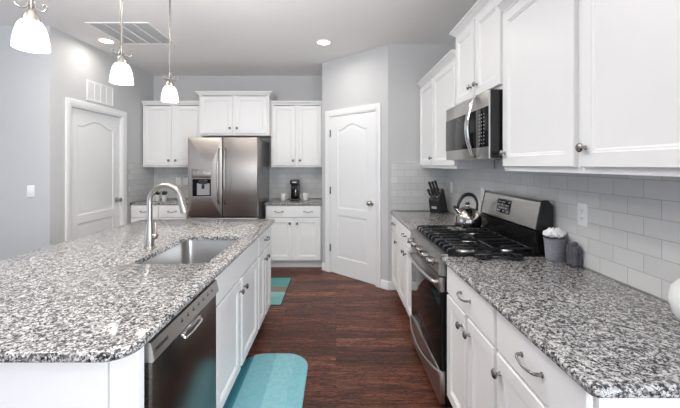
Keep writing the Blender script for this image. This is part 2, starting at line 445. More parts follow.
# ------------------------------------------------------------------ backsplash tile
def splash(name, label, loc, rz, rects):
    bm = nb()
    for (x0, x1, z0, z1) in rects: box(bm, x0, x1, -.008, -.001, z0 - .916, z1 - .916)
    o = obj(name, bm, 'tile'); o.location = loc; o.rotation_euler = (0, 0, rz)
    return tag(o, label, 'backsplash')
splash('backsplash', 'white subway tile backsplash along the right wall behind stove', (XR, 3.872, .916), -PI / 2, [(0, 3.872 - .40, .916, 1.408), (1.17, 1.912, 1.408, 1.478)])
splash('backsplash', 'white subway tile panel on end wall behind the knife block', (.635, YE, .916), 0, [(0, XR - .635, .916, 1.484)])
splash('backsplash', 'grey subway tile backsplash on back wall behind coffee maker and plants', (XL + .008, YB, .916), 0, [(0, -.19 - XL - .008, .916, 1.40)])
splash('backsplash', 'narrow subway tile side panel on left wall beside the recessed door', (XL, 4.64, .916), PI / 2, [(0, YB - 4.64, .916, 1.478)])

# ------------------------------------------------------------------ cabinets
def carcass(bm, w, dep, z0, z1, stiles, rails):
    h = w / 2; t = .018
    for s in (-1, 1): box(bm, min(s * h, s * (h - t)), max(s * h, s * (h - t)), 0, dep, z0, z1)
    box(bm, -h + t, h - t, .001, dep, z0, z0 + t)
    box(bm, -h + t, h - t, dep - .012, dep - .001, z0 + t, z1)
    for (a, b) in stiles: box(bm, a, b, .0005, .02, z0 + t, z1)
    for (a, b) in rails: box(bm, -h + t, h - t, .001, .0195, a, b)
def crown_bm(w, dep, z, left, right):
    prof = [(0, 0), (.008, 0), (.010, .010), (.018, .016), (.040, .040), (.048, .043), (.048, .056), (0, .056)]
    h = w / 2; rows = []
    L_ = [[(-h - o, dep, z + q) for o, q in prof], [(-h - o, -o, z + q) for o, q in prof]] if left else [[(-h, -o, z + q) for o, q in prof]]
    R_ = [[(h + o, -o, z + q) for o, q in prof], [(h + o, dep, z + q) for o, q in prof]] if right else [[(h, -o, z + q) for o, q in prof]]
    bm = nb(); ring_stack(bm, L_ + R_)
    box(bm, -h + .001, h - .001, .0, dep - .001, z, z + .02)
    return bm
def cab_door(parent, x0, x1, z0, z1, knob, kz):
    bm = nb(); panel_front(bm, x0, x1, z0, z1, .020, .055)
    d = obj('cabinet_door', bm, 'cab', parent, 25)
    if knob is not None:
        obj('knob', knob_bm(x0 + .030 if knob < 0 else x1 - .030, -.020, kz), 'bronze', d, 40)
def upper(label, group, loc, rz, w, dep, z0, z1, doors, crown=None, kz=None):
    t = thing('wall_cabinet', label, 'cabinet', loc, rz, group)
    bm = nb(); h = w / 2
    carcass(bm, w, dep, z0, z1, [(-h + .018, -h + .04), (h - .04, h - .018)] + ([(-.03, .03)] if len(doors) > 1 else []), [(z0 + .018, z0 + .045), (z1 - .05, z1)])
    box(bm, -h + .018, h - .018, .001, dep - .002, z1 - .018, z1)
    obj('carcass', bm, 'cab', t)
    for (x0, x1, k) in doors: cab_door(t, x0, x1, z0 + .024, z1 - .012, k, (kz or z0 + .100))
    if crown: obj('crown_moulding', crown_bm(w, dep, z1, *crown), 'cab', t, 25)
    return t
def base(label, group, loc, rz, w, dep, drawers, doors, false_front=False, top=.880, toe=True, no_pull=False):
    t = thing('base_cabinet', label, 'cabinet', loc, rz, group)
    bm = nb(); h = w / 2
    carcass(bm, w, dep, .105, top, [(-h + .018, -h + .04), (h - .04, h - .018)] + ([(-.03, .03)] if len(doors) > 1 else []), [(.123, .14), (.68, .715), (top - .02, top)])
    obj('carcass', bm, 'cab', t)
    bm = nb(); box(bm, -h, h, .075, .09, 0, .105); obj('toe_kick', bm, 'cab', t)
    for (x0, x1, pulls) in drawers:
        bm = nb(); panel_front(bm, x0, x1, .715, .872, .020)
        d = obj('drawer_front', bm, 'cab', t, 25)
        for px in pulls: obj('handle', pull_bm(px, -.020, .797), 'bronze', d, 40)
    for (x0, x1, k) in doors: cab_door(t, x0, x1, .122, .702, k, .635)
    return t
UP, FR = 'white wall cabinets', 'white base cabinets'
RB = -PI / 2
# back wall
YU = YB - .32
upper('white two door wall cabinet left of the refrigerator in the corner', UP, (-2.40, YU, 0), 0, .89, .31, 1.405, 2.32, [(-.435, -.020, 1), (.020, .425, -1)], (False, False))
upper('white two door wall cabinet right of refrigerator above the coffee maker', UP, (-.5775, YU, 0), 0, .755, .31, 1.405, 2.32, [(-.360, -.020, 1), (.020, .362, -1)], (False, False))
upper('short white two door cabinet directly above the refrigerator', UP, (-1.455, YB - .47, 0), 0, .995, .46, 1.86, 2.43, [(-.475, -.020, 1), (.020, .475, -1)], (True, True))
base('white base cabinet left of the refrigerator behind the faucet', FR, (-2.452, 4.66, 0), 0, .78, .60, [(-.385, -.003, (-.19,)), (.003, .385, (.19,))], [(-.385, -.003, 1), (.003, .385, -1)])
base('white base cabinet under the coffee maker right of refrigerator', FR, (-.587, 4.66, 0), 0, .775, .60, [(-.372, .372, (-.20, .20))], [(-.372, -.020, 1), (.020, .372, -1)])
# right wall, looking along the run: local x grows towards the camera
XU = .98
def rloc(x, ya, yb): return (x, (ya + yb) / 2, 0)
upper('tall white single door wall cabinet at the far end above knife block', UP, rloc(XU, 3.868, 3.330), RB, .536, .30, 1.41, 2.32, [(-.255, .258, 1)], (False, False))
upper('white single door wall cabinet between the microwave cabinet and farthest cabinet', UP, rloc(XU, 3.328, 2.717), RB, .609, .30, 1.41, 2.32, [(-.295, .295, 1)], (False, False))
upper('raised short two door cabinet directly above the microwave', UP, rloc(XU, 2.715, 1.957), RB, .756, .30, 1.892, 2.468, [(-.365, -.018, 1), (.018, .365, -1)], (True, True))
upper('large white wall cabinet with narrow door beside the microwave', UP, rloc(XU, 1.955, 1.342), RB, .611, .30, 1.41, 2.32, [(-.290, .290, -1)], (False, False))
upper('white wall cabinet at the right edge, nearest on the right wall', UP, rloc(XU, 1.340, .82), RB, .518, .30, 1.41, 2.32, [(-.243, .243, -1)], (False, False))
XF = .655
base('narrow white base cabinet farthest along the right wall', FR, rloc(XF, 3.868, 3.452), RB, .414, .62, [(-.185, .185, (0,))], [(-.185, .185, 1)])
base('white two door base cabinet adjoining far side of the stove', FR, rloc(XF, 3.450, 2.722), RB, .726, .62, [(-.345, .345, (0,))], [(-.345, -.018, 1), (.018, .345, -1)])
base('white two door base cabinet adjoining near side of the stove', FR, rloc(XF, 1.940, 1.347), RB, .591, .62, [(-.283, .283, (0,))], [(-.283, -.018, 1), (.018, .283, -1)])
base('white single door base cabinet at right front, nearest on right', FR, rloc(XF, 1.345, .835), RB, .508, .62, [(-.240, .240, (0,))], [(-.240, .240, -1)])
# island, doors facing the aisle: local x grows away from the camera
XI = -.635; LB = PI / 2
base('white sink cabinet in the island with two doors and plain front', FR, rloc(XI, 1.712, 2.668), LB, .954, .58, [(-.462, .462, ())], [(-.462, -.018, 1), (.018, .462, -1)])
base('small white island cabinet with drawer at the far island end', FR, rloc(XI, 2.670, 3.200), LB, .528, .58, [(-.250, .250, (0,))], [(-.250, -.018, 1), (.018, .250, -1)])
ip = thing('island_panel', 'white panelled near end of the island beside the dishwasher', 'island panel', (-1.08, 1.048, 0))
bm = nb(); box(bm, -.47, .445, 0, .02, 0, .880); obj('end_panel', bm, 'cab', ip)
bm = nb(); box(bm, .377, .465, -.008, 0, 0, .880, .002); box(bm, .447, .465, 0, .03, 0, .880, .001); obj('corner_stile', bm, 'cab', ip)

# ------------------------------------------------------------------ worktops
def slab(name, label, x0, y0, x1, y1, rad, hole=None, z0=.884, z1=.914):
    bm = nb(); rings = []
    for d, z in ((.006, z0), (.001, z0 + .005), (0, z0 + .010), (0, z1 - .011), (.002, z1 - .005), (.006, z1 - .0015), (.012, z1)):
        rr = tuple(max(q - d, .001) for q in rad)
        rings.append([(p[0], p[1], z) for p in rrect(x0 + d, y0 + d, x1 - d, y1 - d, rr, 8)])
    vs = ring_stack(bm, rings, hole is None, hole is None)
    if hole:
        n = len(rings[0]); bm.verts.ensure_lookup_table()
        bot, top = vs[:n], vs[-n:]
        hl = rrect(*hole, .06, 8)
        def hr(d, z):
            q = rrect(hole[0] - d, hole[1] - d, hole[2] + d, hole[3] + d, .06 + d, 8)
            return [bm.verts.new((p[0], p[1], z)) for p in q]
        hs = [hr(.005, z1), hr(.001, z1 - .0015), hr(0, z1 - .005), hr(0, z0)]
        for a, b in zip(hs, hs[1:]):
            for i in range(len(a)):
                j = (i + 1) % len(a); bm.faces.new((a[i], a[j], b[j], b[i]))
        fill_loops(bm, [top, hs[0]]); fill_loops(bm, [bot, hs[-1]])
    return tag(obj(name, bm, 'granite', None, 35), label, 'countertop')
SX0, SX1, SY0, SY1 = -1.105, -.700, 1.80, 2.49
slab('countertop', 'large speckled granite island top with the sink cut into it', -1.88, .945, -.588, 3.275, (.08, .085, .03, .08), (SX0, SY0, SX1, SY1))
slab('countertop', 'speckled granite worktop on right, in front of the near outlet', .612, .800, XR - .009, 1.947, (.025, .002, .002, .004))
slab('countertop', 'speckled granite worktop under the knife block beyond the stove', .625, 2.718, XR - .009, YE - .009, (.012, .002, .002, .002))
slab('countertop', 'granite worktop carrying the coffee maker and mugs', -.985, 4.625, -.195, YB - .009, (.01, .002, .002, .002))
slab('countertop', 'granite worktop carrying small plants left of the refrigerator', XL + .01, 4.645, -2.055, YB - .009, (.004, .01, .002, .002))

# ------------------------------------------------------------------ sink and faucet
sk = thing('sink', 'undermount stainless single bowl sink in granite island', 'sink', ((SX0 + SX1) / 2, (SY0 + SY1) / 2, 0))
bm = nb(); hx, hy = (SX1 - SX0) / 2 + .004, (SY1 - SY0) / 2 + .004
rings = []
for d, z, r in ((-.012, .8835, .07), (-.001, .8835, .062), (.001, .878, .06), (.010, .72, .055), (.016, .700, .05), (.032, .688, .04), (.06, .684, .03)):
    rings.append([(p[0], p[1], z) for p in rrect(-hx + d, -hy + d, hx - d, hy - d, r, 8)])
ring_stack(bm, rings, False, True); obj('basin', bm, 'sinksteel', sk, 40)
bm = nb(); lathe(bm, [(.045, .6845), (.045, .687), (.030, .687), (.028, .6848), (.001, .6848)], 20); obj('drain', bm, 'chrome', sk, 40)
fx, fy = -1.185, 2.137
fa = thing('faucet', 'brushed nickel gooseneck pull-down faucet behind the island sink', 'faucet', (fx, fy, .914))
bm = nb(); lathe(bm, [(.034, 0), (.034, .006), (.030, .010), (.029, .03), (.026, .09), (.0185, .150), (.0165, .17)], 20); obj('base', bm, 'nickel', fa, 40)
R = .100
pts = [(0, 0, .16), (0, 0, .23), (0, 0, .298)] + [(R - R * math.cos(a), 0, .298 + R * math.sin(a)) for a in [PI * k / 14 for k in range(1, 13)]] 
bm = nb(); tube(bm, pts, .0160, 14); obj('spout', bm, 'nickel', fa, 50)
e = Vector(pts[-1]); dv = (Vector(pts[-1]) - Vector(pts[-2])).normalized()
bm = nb(); lathe(bm, [(.0160, -.005), (.0180, .0), (.0185, .02), (.024, .095), (.0245, .118), (.019, .123), (.001, .123)], 16, Matrix.Translation(e) @ rot_to((.28, 0, -1))); obj('spray_head', bm, 'nickel', fa, 40)
bm = nb(); lathe(bm, [(.001, 0), (.019, 0), (.019, .026), (.015, .034), (.001, .035)], 14, Matrix.Translation((.017, 0, .075)) @ rot_to((1, -.2, 0)))
tube(bm, bez([(.036, -.004, .075), (.041, -.004, .10), (.040, -.003, .135), (.036, -.002, .162)], 5), .0068, 10)
obj('lever', bm, 'nickel', fa, 40)

# ------------------------------------------------------------------ dishwasher
dw = thing('dishwasher', 'stainless dishwasher built into the island beside the sink cabinet', 'dishwasher', (-.60, 1.392, 0), LB)
bm = nb(); box(bm, -.30, .30, .045, .58, .10, .862); obj('tub', bm, 'black', dw)
bm = nb(); box(bm, -.295, .295, 0, .043, .115, .796, .004); obj('door', bm, 'steel_dk', dw, 40)
bm = nb()
rows = [[(x, .043, .800), (x, -.004, .800), (x, -.010, .808), (x, .002, .864), (x, .043, .868)] for x in (-.300, .300)]
ring_stack(bm, rows); cp = obj('control_panel', bm, 'steel', dw)
bm = nb(); box(bm, -.075, .075, -.024, -.004, .792, .802, .003)
tube(bm, bez([(-.075, -.008, .790), (-.070, -.026, .782), (0, -.030, .780), (.070, -.026, .782), (.075, -.008, .790)], 6), .0060, 8)
bmesh.ops.translate(bm, vec=(-.03, 0, 0), verts=bm.verts); obj('handle', bm, 'chrome', dw, 40)
def text_mesh(name, s, size, mat, parent, mx, ext=.0004):
    cu = bpy.data.curves.new(name, 'FONT'); cu.body = s; cu.size = size; cu.extrude = ext; cu.align_x = 'LEFT'
    o = bpy.data.objects.new(name, cu); C.objects.link(o)
    dg = bpy.context.evaluated_depsgraph_get()
    me = bpy.data.meshes.new_from_object(o.evaluated_get(dg)); bpy.data.objects.remove(o)
    me.name = name; me.materials.clear(); me.materials.append(M[mat])
    r = bpy.data.objects.new(name, me); C.objects.link(r); r.parent = parent; r.matrix_local = mx
    return r
slope = math.atan2(.012, .056)
text_mesh('lettering', 'FRIGIDAIRE', .017, 'glyph_dk', cp, Matrix.Translation((-.285, -.0065, .829)) @ Matrix.Rotation(PI / 2 - slope, 4, 'X'))
for i in range(7):
    bm = nb(); x = -.09 + i * .052; mx = Matrix.Translation((x, -.0035, .838)) @ Matrix.Rotation(-slope, 4, 'X')
    box(bm, -.008, .008, -.0015, .0, -.003, .003, 0, mx); box(bm, -.006, .006, -.0012, 0, .008, .010, 0, mx)
    obj('button', bm, 'glyph_dk', cp)
bm = nb(); box(bm, -.295, .295, .06, .075, 0, .10); obj('kick_plate', bm, 'black', dw)

# ------------------------------------------------------------------ refrigerator
rf = thing('refrigerator', 'stainless french door refrigerator with ice dispenser against back wall', 'refrigerator', (-1.480, 4.38, 0))
bm = nb(); box(bm, -.445, .445, .075, .83, .02, 1.785, .006); obj('case', bm, 'fridge_side', rf)
dp = (-.40, -.150, 1.02, 1.39)     # dispenser opening x0 x1 z0 z1
bm = nb(); box(bm, .004, .456, 0, .07, .765, 1.803, .010, None, 3); dr = obj('door', bm, 'steel_v', rf, 35)
dr2 = None
bm = nb()
def outer_ring(d, y): return [(p[0], y, p[1]) for p in rrect(-.456 + d, .765 + d, -.004 - d, 1.803 - d, .010, 4)]
rings = [outer_ring(0, .07), outer_ring(0, .010), outer_ring(.003, .003), outer_ring(.010, 0)]
vs = ring_stack(bm, rings, True, False)
n = len(rings[0]); front = vs[-n:]
def hole_ring(d, y): return [bm.verts.new((p[0], y, p[1])) for p in rrect(dp[0] + d, dp[2] + d, dp[1] - d, dp[3] - d, .008, 3)]
h0 = hole_ring(0, 0); h1 = hole_ring(.002, .012)
for i in range(len(h0)): j = (i + 1) % len(h0); bm.faces.new((h0[i], h0[j], h1[j], h1[i]))
fill_loops(bm, [front, h0]); bm.faces.new(h1)
dl = obj('door', bm, 'steel_v', rf, 35)
bm = nb(); box(bm, dp[0] + .004, dp[1] - .004, .002, .011, 1.265, dp[3] - .004, .002); pn = obj('dispenser_panel', bm, 'steel_v', dl, 30)
for x in (-.315, -.235):
    bm = nb(); lathe(bm, [(.011, 0), (.011, .002), (.001, .0025)], 12, Matrix.Translation((x, .002, 1.345)) @ rot_to((0, -1, 0))); obj('button', bm, 'glyph', pn)
bm = nb()
box(bm, dp[0] + .006, dp[1] - .006, .0095, .0112, 1.028, 1.255)
obj('dispenser_recess', bm, 'glass_blk', dl)
bm = nb(); box(bm, -.335, -.170, .004, .009, 1.045, 1.20, .002); obj('dispenser_plate', bm, 'grey_pl', dl)
bm = nb(); box(bm, -.31, -.195, -.012, .009, 1.195, 1.245, .006); box(bm, -.27, -.235, -.008, .006, 1.13, 1.19, .004); obj('dispenser_spout', bm, 'plastic', dl, 40)
bm = nb(); box(bm, dp[0], dp[1], -.010, .008, 1.018, 1.030, .002); obj('drip_tray', bm, 'steel', dl)
for nm, x, par in (('handle', -.042, dl), ('handle', .042, dr)):
    bm = nb(); zz = [(0, .93), (-.035, .955), (-.052, 1.05), (-.060, 1.29), (-.052, 1.53), (-.035, 1.625), (0, 1.65)]
    tube(bm, bez([(x, y, z) for y, z in zz], 6), .0125, 12, .85); obj(nm, bm, 'kettle', par, 50)
bm = nb(); box(bm, -.456, .456, 0, .07, .06, .750, .010, None, 3); fz = obj('freezer_drawer', bm, 'steel_v', rf, 35)
bm = nb(); tube(bm, bez([(-.37, 0, .66), (-.35, -.045, .66), (0, -.06, .66), (.35, -.045, .66), (.37, 0, .66)], 6), .0125, 12); obj('handle', bm, 'steel_v', fz, 50)
text_mesh('lettering', 'FRIGIDAIRE', .020, 'glyph', dr, Matrix.Translation((.335, -.0006, 1.735)) @ Matrix.Rotation(PI / 2, 4, 'X'))
bm = nb(); box(bm, -.44, .44, .01, .09, 1.786, 1.800, .003); box(bm, -.44, .44, .09, .12, 1.786, 1.792); obj('hinge_cover', bm, 'grey_pl', rf)

# ------------------------------------------------------------------ gas range (local x towards the camera, front at y = 0)
RG = (.607, 2.3325, 0)
rg = thing('gas_range', 'stainless and black gas range between the right base cabinets', 'stove', RG, RB)
hw = .378
bm = nb(); box(bm, -hw, hw, .03, .655, .03, .905, .003); obj('body', bm, 'black', rg)
bm = nb(); box(bm, -hw, hw, .046, .56, .905, .918, .003); ct = obj('cooktop', bm, 'black', rg)
bm = nb(); rows = [[(x, .045, .790), (x, -.006, .798), (x, -.012, .812), (x, -.004, .895), (x, .006, .921), (x, .045, .922), (x, .045, .905)] for x in (-hw, hw)]
ring_stack(bm, rows); cpn = obj('control_panel', bm, 'steel_mid', rg, 30)
for i in range(5):
    x = (-.27, -.15, 0.0, .15, .27)[i]
    bm = nb(); mx = Matrix.Translation((x, -.009, .852)) @ rot_to((0, -.99, .10))
    lathe(bm, [(.026, 0), (.026, .006), (.020, .009), (.0195, .034), (.017, .038), (.001, .039)], 18, mx)
    box(bm, -.004, .004, -.0195, .0195, .036, .044, .001, mx)
    obj('knob', bm, 'kettle', cpn, 40)
bm = nb(); box(bm, -hw + .004, hw - .004, 0, .03, .245, .785, .004); od = obj('oven_door', bm, 'glass_blk', rg, 40)
bm = nb(); box(bm, -hw + .003, hw - .003, -.004, .028, .700, .786, .003); obj('door_band', bm, 'steel_mid', od, 40)
bm = nb()
tube(bm, bez([(-.335, 0, .748), (-.325, -.030, .750), (-.20, -.048, .752), (0, -.056, .752), (.20, -.048, .752), (.325, -.030, .750), (.335, 0, .748)], 6), .0125, 12)
obj('handle', bm, 'steel', od, 50)
bm = nb(); box(bm, -hw + .004, hw - .004, -.002, .03, .045, .238, .004); dw2 = obj('storage_drawer', bm, 'steel', rg, 40)
bm = nb(); tube(bm, bez([(-.37, -.003, .228), (-.30, -.022, .218), (-.15, -.042, .203), (0, -.048, .198), (.15, -.042, .203), (.30, -.022, .218), (.37, -.003, .228)], 6), .0125, 10, .6, (0, 0, 1)); obj('handle', bm, 'steel', dw2, 50)
bm = nb()
for sx in (-1, 1):
    for y in (.08, .60): lathe(bm, [(.015, 0), (.015, .03)], 10, Matrix.Translation((sx * .34, y, 0)))
obj('leveling_feet', bm, 'plastic', rg)
# backguard
bm = nb(); rows = [[(x, .575, .906), (x, .555, 1.055), (x, .655, 1.055), (x, .655, .906)] for x in (-hw, hw)]; ring_stack(bm, rows); obj('riser', bm, 'black', rg)
bm = nb(); rows = [[(x, .575, 1.056), (x, .560, 1.066), (x, .592, 1.222), (x, .602, 1.232), (x, .625, 1.232), (x, .655, 1.20), (x, .655, 1.056)] for x in (-hw + .012, hw - .012)]; ring_stack(bm, rows); bg = obj('backguard', bm, 'steel', rg, 30)
for s in (-1, 1):
    bm = nb(); rows = [[(x, .572, 1.056), (x, .557, 1.064), (x, .592, 1.228), (x, .600, 1.236), (x, .628, 1.236), (x, .657, 1.205), (x, .657, 1.056)] for x in (s * (hw - .012), s * hw)]; ring_stack(bm, rows); obj('side_cap', bm, 'black', bg)
sl = math.atan2(.032, .156)
def on_guard(x, z, out=0.0): return Matrix.Translation((x, .560 + (z - 1.066) * .032 / .156 - out, z)) @ Matrix.Rotation(-sl, 4, 'X')
bm = nb(); box(bm, -.135, .055, -.002, .001, -.050, .050, .0008, on_guard(0, 1.150)); dsp = obj('display', bm, 'screen', bg)
bm = nb()
for r in range(4):
    for k in range(6):
        if (r * 5 + k * 3) % 7 < 5:
            box(bm, -.122 + k * .028, -.104 + k * .028 - (.006 if k % 2 else 0), -.0028, -.0018, -.036 + r * .021, -.030 + r * .021, 0, on_guard(0, 1.150))
obj('display_marks', bm, 'glyph', dsp)
# burners and grates
for (x, y, r) in ((-.255, .19, .045), (-.255, .45, .036), (0, .32, .05), (.255, .19, .052), (.255, .45, .034)):
    bm = nb(); lathe(bm, [(r * 1.15, .918), (r * 1.1, .923), (r * .95, .930), (r * .9, .931)], 20, Matrix.Translation((x, y, 0))); b_ = obj('burner', bm, 'steel', ct, 40)
    bm = nb(); lathe(bm, [(r * .85, .931), (r * .86, .937), (r * .7, .941), (.001, .9415)], 20, Matrix.Translation((x, y, 0))); obj('burner_cap', bm, 'iron', b_, 40)
for gx in (-.249, 0.0, .249):
    bm = nb(); z = .950; hx = .118
    for yy in (.105, .32, .535): tube(bm, [(gx - hx, yy, z), (gx + hx, yy, z)], .0062, 6)
    for k in range(4):
        x = gx - hx + .006 + k * (2 * hx - .012) / 3
        tube(bm, bez([(x, .048, .921), (x, .050, .938), (x, .068, z + .001), (x, .20, z + .002)], 4), .0068, 6)
        if k in (0, 3): tube(bm, [(x, .20, z + .002), (x, .535, z + .002)], .0068, 6); tube(bm, bez([(x, .535, z + .002), (x, .548, z - .006), (x, .553, .921)], 3), .0068, 6)
        else: tube(bm, [(x, .20, z + .002), (x, .262, z + .002)], .006, 6); tube(bm, [(x, .378, z + .002), (x, .54, z + .002)], .006, 6)
    obj('grate', bm, 'iron', ct, 40)

# ------------------------------------------------------------------ microwave
mw = thing('microwave', 'stainless over-the-range microwave hung under the short raised cabinet', 'microwave', (.890, 2.335, 0), RB)
Z0, Z1 = 1.480, 1.884
bm = nb(); box(bm, -hw, hw, .010, .390, Z0 + .004, Z1, .003); obj('case', bm, 'black', mw)
bm = nb(); box(bm, -hw, .205, 0, .010, Z0, Z1 - .002, .002); md = obj('door', bm, 'steel', mw, 30)
bm = nb(); box(bm, -hw + .002, .2055, -.004, .004, Z0 + .070, Z1 - .095, .002); obj('window', bm, 'glass_blk', md, 30)
bm = nb(); box(bm, .207, hw, 0, .010, Z0, Z1 - .002, .002); mp_ = obj('control_panel', bm, 'steel', mw, 30)
bm = nb(); box(bm, .2065, hw - .002, -.004, .004, Z0 + .070, Z1 - .095, .002); kp = obj('keypad', bm, 'glass_blk', mp_, 30)
bm = nb()
for r in range(9):
    for k in range(3): box(bm, .252 + k * .034, .260 + k * .034, -.0052, -.004, Z0 + .090 + r * .022, Z0 + .095 + r * .022)
obj('lettering', bm, 'glyph', kp)
bm = nb(); zz = [(0, Z0 + .012), (-.020, Z0 + .03), (-.046, Z0 + .11), (-.056, Z0 + .20), (-.046, Z0 + .29), (-.020, Z1 - .03), (0, Z1 - .012)]
tube(bm, bez([(.192, y, z) for y, z in zz], 6), [.006 + .006 * math.sin(PI * i / 36) for i in range(37)], 12, 2.4, (0, 1, 0)); obj('handle', bm, 'chrome', md, 50)
bm = nb()
for i in range(2): box(bm, -.25 + i * .3, -.05 + i * .3, .10, .25, Z0 + .0005, Z0 + .0045)
obj('filter', bm, 'steel', mw)

# ------------------------------------------------------------------ things on the stove and right worktop
kt = thing('kettle', 'steel whistling kettle with black arched handle on back burner', 'kettle', (1.038, 2.65, .9600), math.radians(6))
bm = nb(); lathe(bm, [(.088, 0), (.100, .008), (.103, .030), (.099, .068), (.086, .104), (.066, .132), (.045, .144), (.030, .147)], 32); obj('body', bm, 'kettle', kt, 50)
bm = nb(); lathe(bm, [(.040, .143), (.042, .147), (.030, .153), (.010, .156), (.008, .164), (.015, .168), (.016, .178), (.010, .185), (.001, .186)], 20); ld = obj('lid', bm, 'chrome', kt, 40)
bm = nb(); lathe(bm, [(.008, .1645), (.0165, .169), (.0175, .178), (.011, .1865), (.001, .1875)], 16); obj('lid_knob', bm, 'plastic', ld, 50)
bm = nb(); tube(bm, [(-.066, 0, .105), (-.088, 0, .128), (-.105, 0, .150)], [.024, .017, .013], 12); sp_ = obj('spout', bm, 'chrome', kt, 50)
bm = nb(); tube(bm, [(-.098, 0, .142), (-.112, 0, .158)], [.015, .0135], 12); obj('whistle', bm, 'plastic', sp_, 50)
bm = nb(); tube(bm, bez([(-.080, 0, .128), (-.075, 0, .175), (-.040, 0, .232), (.005, 0, .250), (.050, 0, .235), (.078, 0, .185), (.076, 0, .118)], 6), [.010 + .005 * math.sin(PI * min(1, i / 30)) for i in range(37)], 10, .8); obj('handle', bm, 'plastic', kt, 60)

KROT = math.radians(-48); KSC = 1.17
KB = (1.140, 3.752, .9145)
kb = thing('knife_block', 'black slanted knife block in the corner of far worktop', 'knife block', KB, KROT)
bm = nb(); sec = [(-.060, 0), (-.085, .118), (-.010, .232), (.022, .215), (.095, 0)]
ring_stack(bm, [[(x, y, z) for y, z in sec] for x in (-.052, .052)]); bmesh.ops.bevel(bm, geom=bm.edges[:], offset=.004, segments=2, affect='EDGES'); obj('block', bm, 'plastic', kb, 30)
fs_ = math.atan2(.025, .118)
bm = nb(); box(bm, -.026, .026, -.0015, .0005, -.012, .012, .0005, Matrix.Translation((0, -.0705, .048)) @ Matrix.Rotation(fs_, 4, 'X')); obj('label_plate', bm, 'glyph', kb)
kn = None
kb.scale = (KSC,) * 3
td = Vector((0, .075, .114)).normalized(); nd = Vector((0, -.55, .84)).normalized()
Rk = Matrix.Rotation(KROT, 4, 'Z')
kidx = 0
kl = ['black and steel knife handle, lowest left in the knife block', 'black knife handle, lowest middle in the knife block', 'black knife handle, lowest right in the knife block',
      'black knife handle, upper left in the knife block', 'long black knife handle, upper middle in knife block', 'tallest black knife handle, upper right in the knife block']
for r in range(2):
    for k in range(3):
        ln = (.085, .085, .09, .11, .115, .125)[kidx]
        base_ = Vector((-.034 + .034 * k, -.0895 + .0 , .124)) + td * (.030 + .058 * r) + nd * .0015
        wpos = Matrix.Translation(KB) @ Rk @ (base_ * KSC)
        q = tag(thing('kitchen_knife', kl[kidx], 'knife', wpos, KROT), kl[kidx], 'knife', 'knives in the block')
        q.scale = (KSC,) * 3
        bm = nb(); tube(bm, [nd * 0.0, nd * .012], [.0095, .0095], 10, .7, (1, 0, 0)); obj('bolster', bm, 'chrome', q, 50)
        bm = nb(); tube(bm, bez([nd * .012, nd * (ln * .4) + Vector((0, -.002, 0)), nd * (ln * .8), nd * ln], 4), [.0105, .011, .0115, .012, .0115, .011, .0115, .012, .0125, .013, .0135, .013, .0085], 10, .75, (1, 0, 0)); obj('grip', bm, 'plastic', q, 50)
        kidx += 1

TB = (1.214, 1.865, .9145)
tb = thing('tissue_holder', 'grey fabric tapered bin on granite beside the stove', 'bin', TB, math.radians(10))
bm = nb()
def ell(a, b, z, n=28): return [(a * math.cos(2 * PI * i / n), b * math.sin(2 * PI * i / n), z) for i in range(n)]
ring_stack(bm, [ell(.044, .034, 0), ell(.047, .037, .006), ell(.052, .041, .05), ell(.058, .046, .118), ell(.060, .048, .123), ell(.057, .045, .123), ell(.048, .037, .05), ell(.043, .033, .012)]); obj('bin_body', bm, 'bucketc', tb, 50)
bm = nb(); rnd = random.Random(3); rings = []
for (s, z) in ((.80, .126), (.95, .131), (1.18, .142), (1.05, .151), (.80, .160), (.50, .172), (.2, .165)):
    rings.append([(p[0] * s * (1 + .16 * math.sin(i * 1.7 + z * 90)) , p[1] * s * (1 + .16 * math.sin(i * 2.3 + z * 60)), z + rnd.uniform(-.003, .012)) for i, p in enumerate(ell(.050, .039, 0))])
ring_stack(bm, rings, True, True)
o = obj('tissue', bm, 'tissue'); o.location = TB; o.rotation_euler = (0, 0, math.radians(10)); tag(o, 'crumpled white tissue paper sticking out of the grey bin', 'tissue')
bm = nb()
for (yy, hh, rr_, lean) in ((-.026, .100, .0125, -.004), (-.006, .116, .0150, -.010), (.016, .106, .0135, -.006)):
    for xx in (-.010, .009):
        tube(bm, bez([(xx, yy, .002), (xx + .003, yy + .002, .03), (xx - .002, yy - .002, .07), (xx + lean * .5, yy, hh - .012), (xx * .3 + lean, yy + .004, hh)], 4), [rr_ * (1.0 + .14 * math.sin(i * 1.1 + yy * 90)) for i in range(16)] + [rr_ * .55], 12)
o = obj('folded_cloth', bm, 'towel', None, 60); o.location = (1.2535, 1.772, .9145); o.rotation_euler = (0, 0, .05); tag(o, 'folded dark grey cloth between the fabric bin and tile wall', 'cloth')

tv = thing('trivet', 'low black cast iron rest on granite edge against near side of stove', 'trivet', (.915, 1.893, .9145), math.radians(-4))
bm = nb()
for x in (-.085, .085):
    lathe(bm, [(.044, .006), (.048, .010), (.048, .016), (.038, .017), (.030, .012), (.001, .011)], 22, Matrix.Translation((x, 0, 0)))
box(bm, -.05, .05, -.016, .016, .008, .018, .003)
obj('rest', bm, 'iron', tv, 40)
bm = nb(); tube(bm, bez([(-.125, .0, .020), (-.06, -.014, .026), (0, 0, .030), (.06, .014, .026), (.125, 0, .020)], 5), .007, 8); tube(bm, [(-.085, -.038, .019), (-.085, .038, .019)], .005, 8); tube(bm, [(.085, -.038, .019), (.085, .038, .019)], .005, 8); obj('bars', bm, 'iron', tv, 40)
for x in (-.10, .10):
    bm = nb(); lathe(bm, [(.010, 0), (.010, .008)], 10, Matrix.Translation((x, 0, 0))); obj('foot', bm, 'plastic', tv)

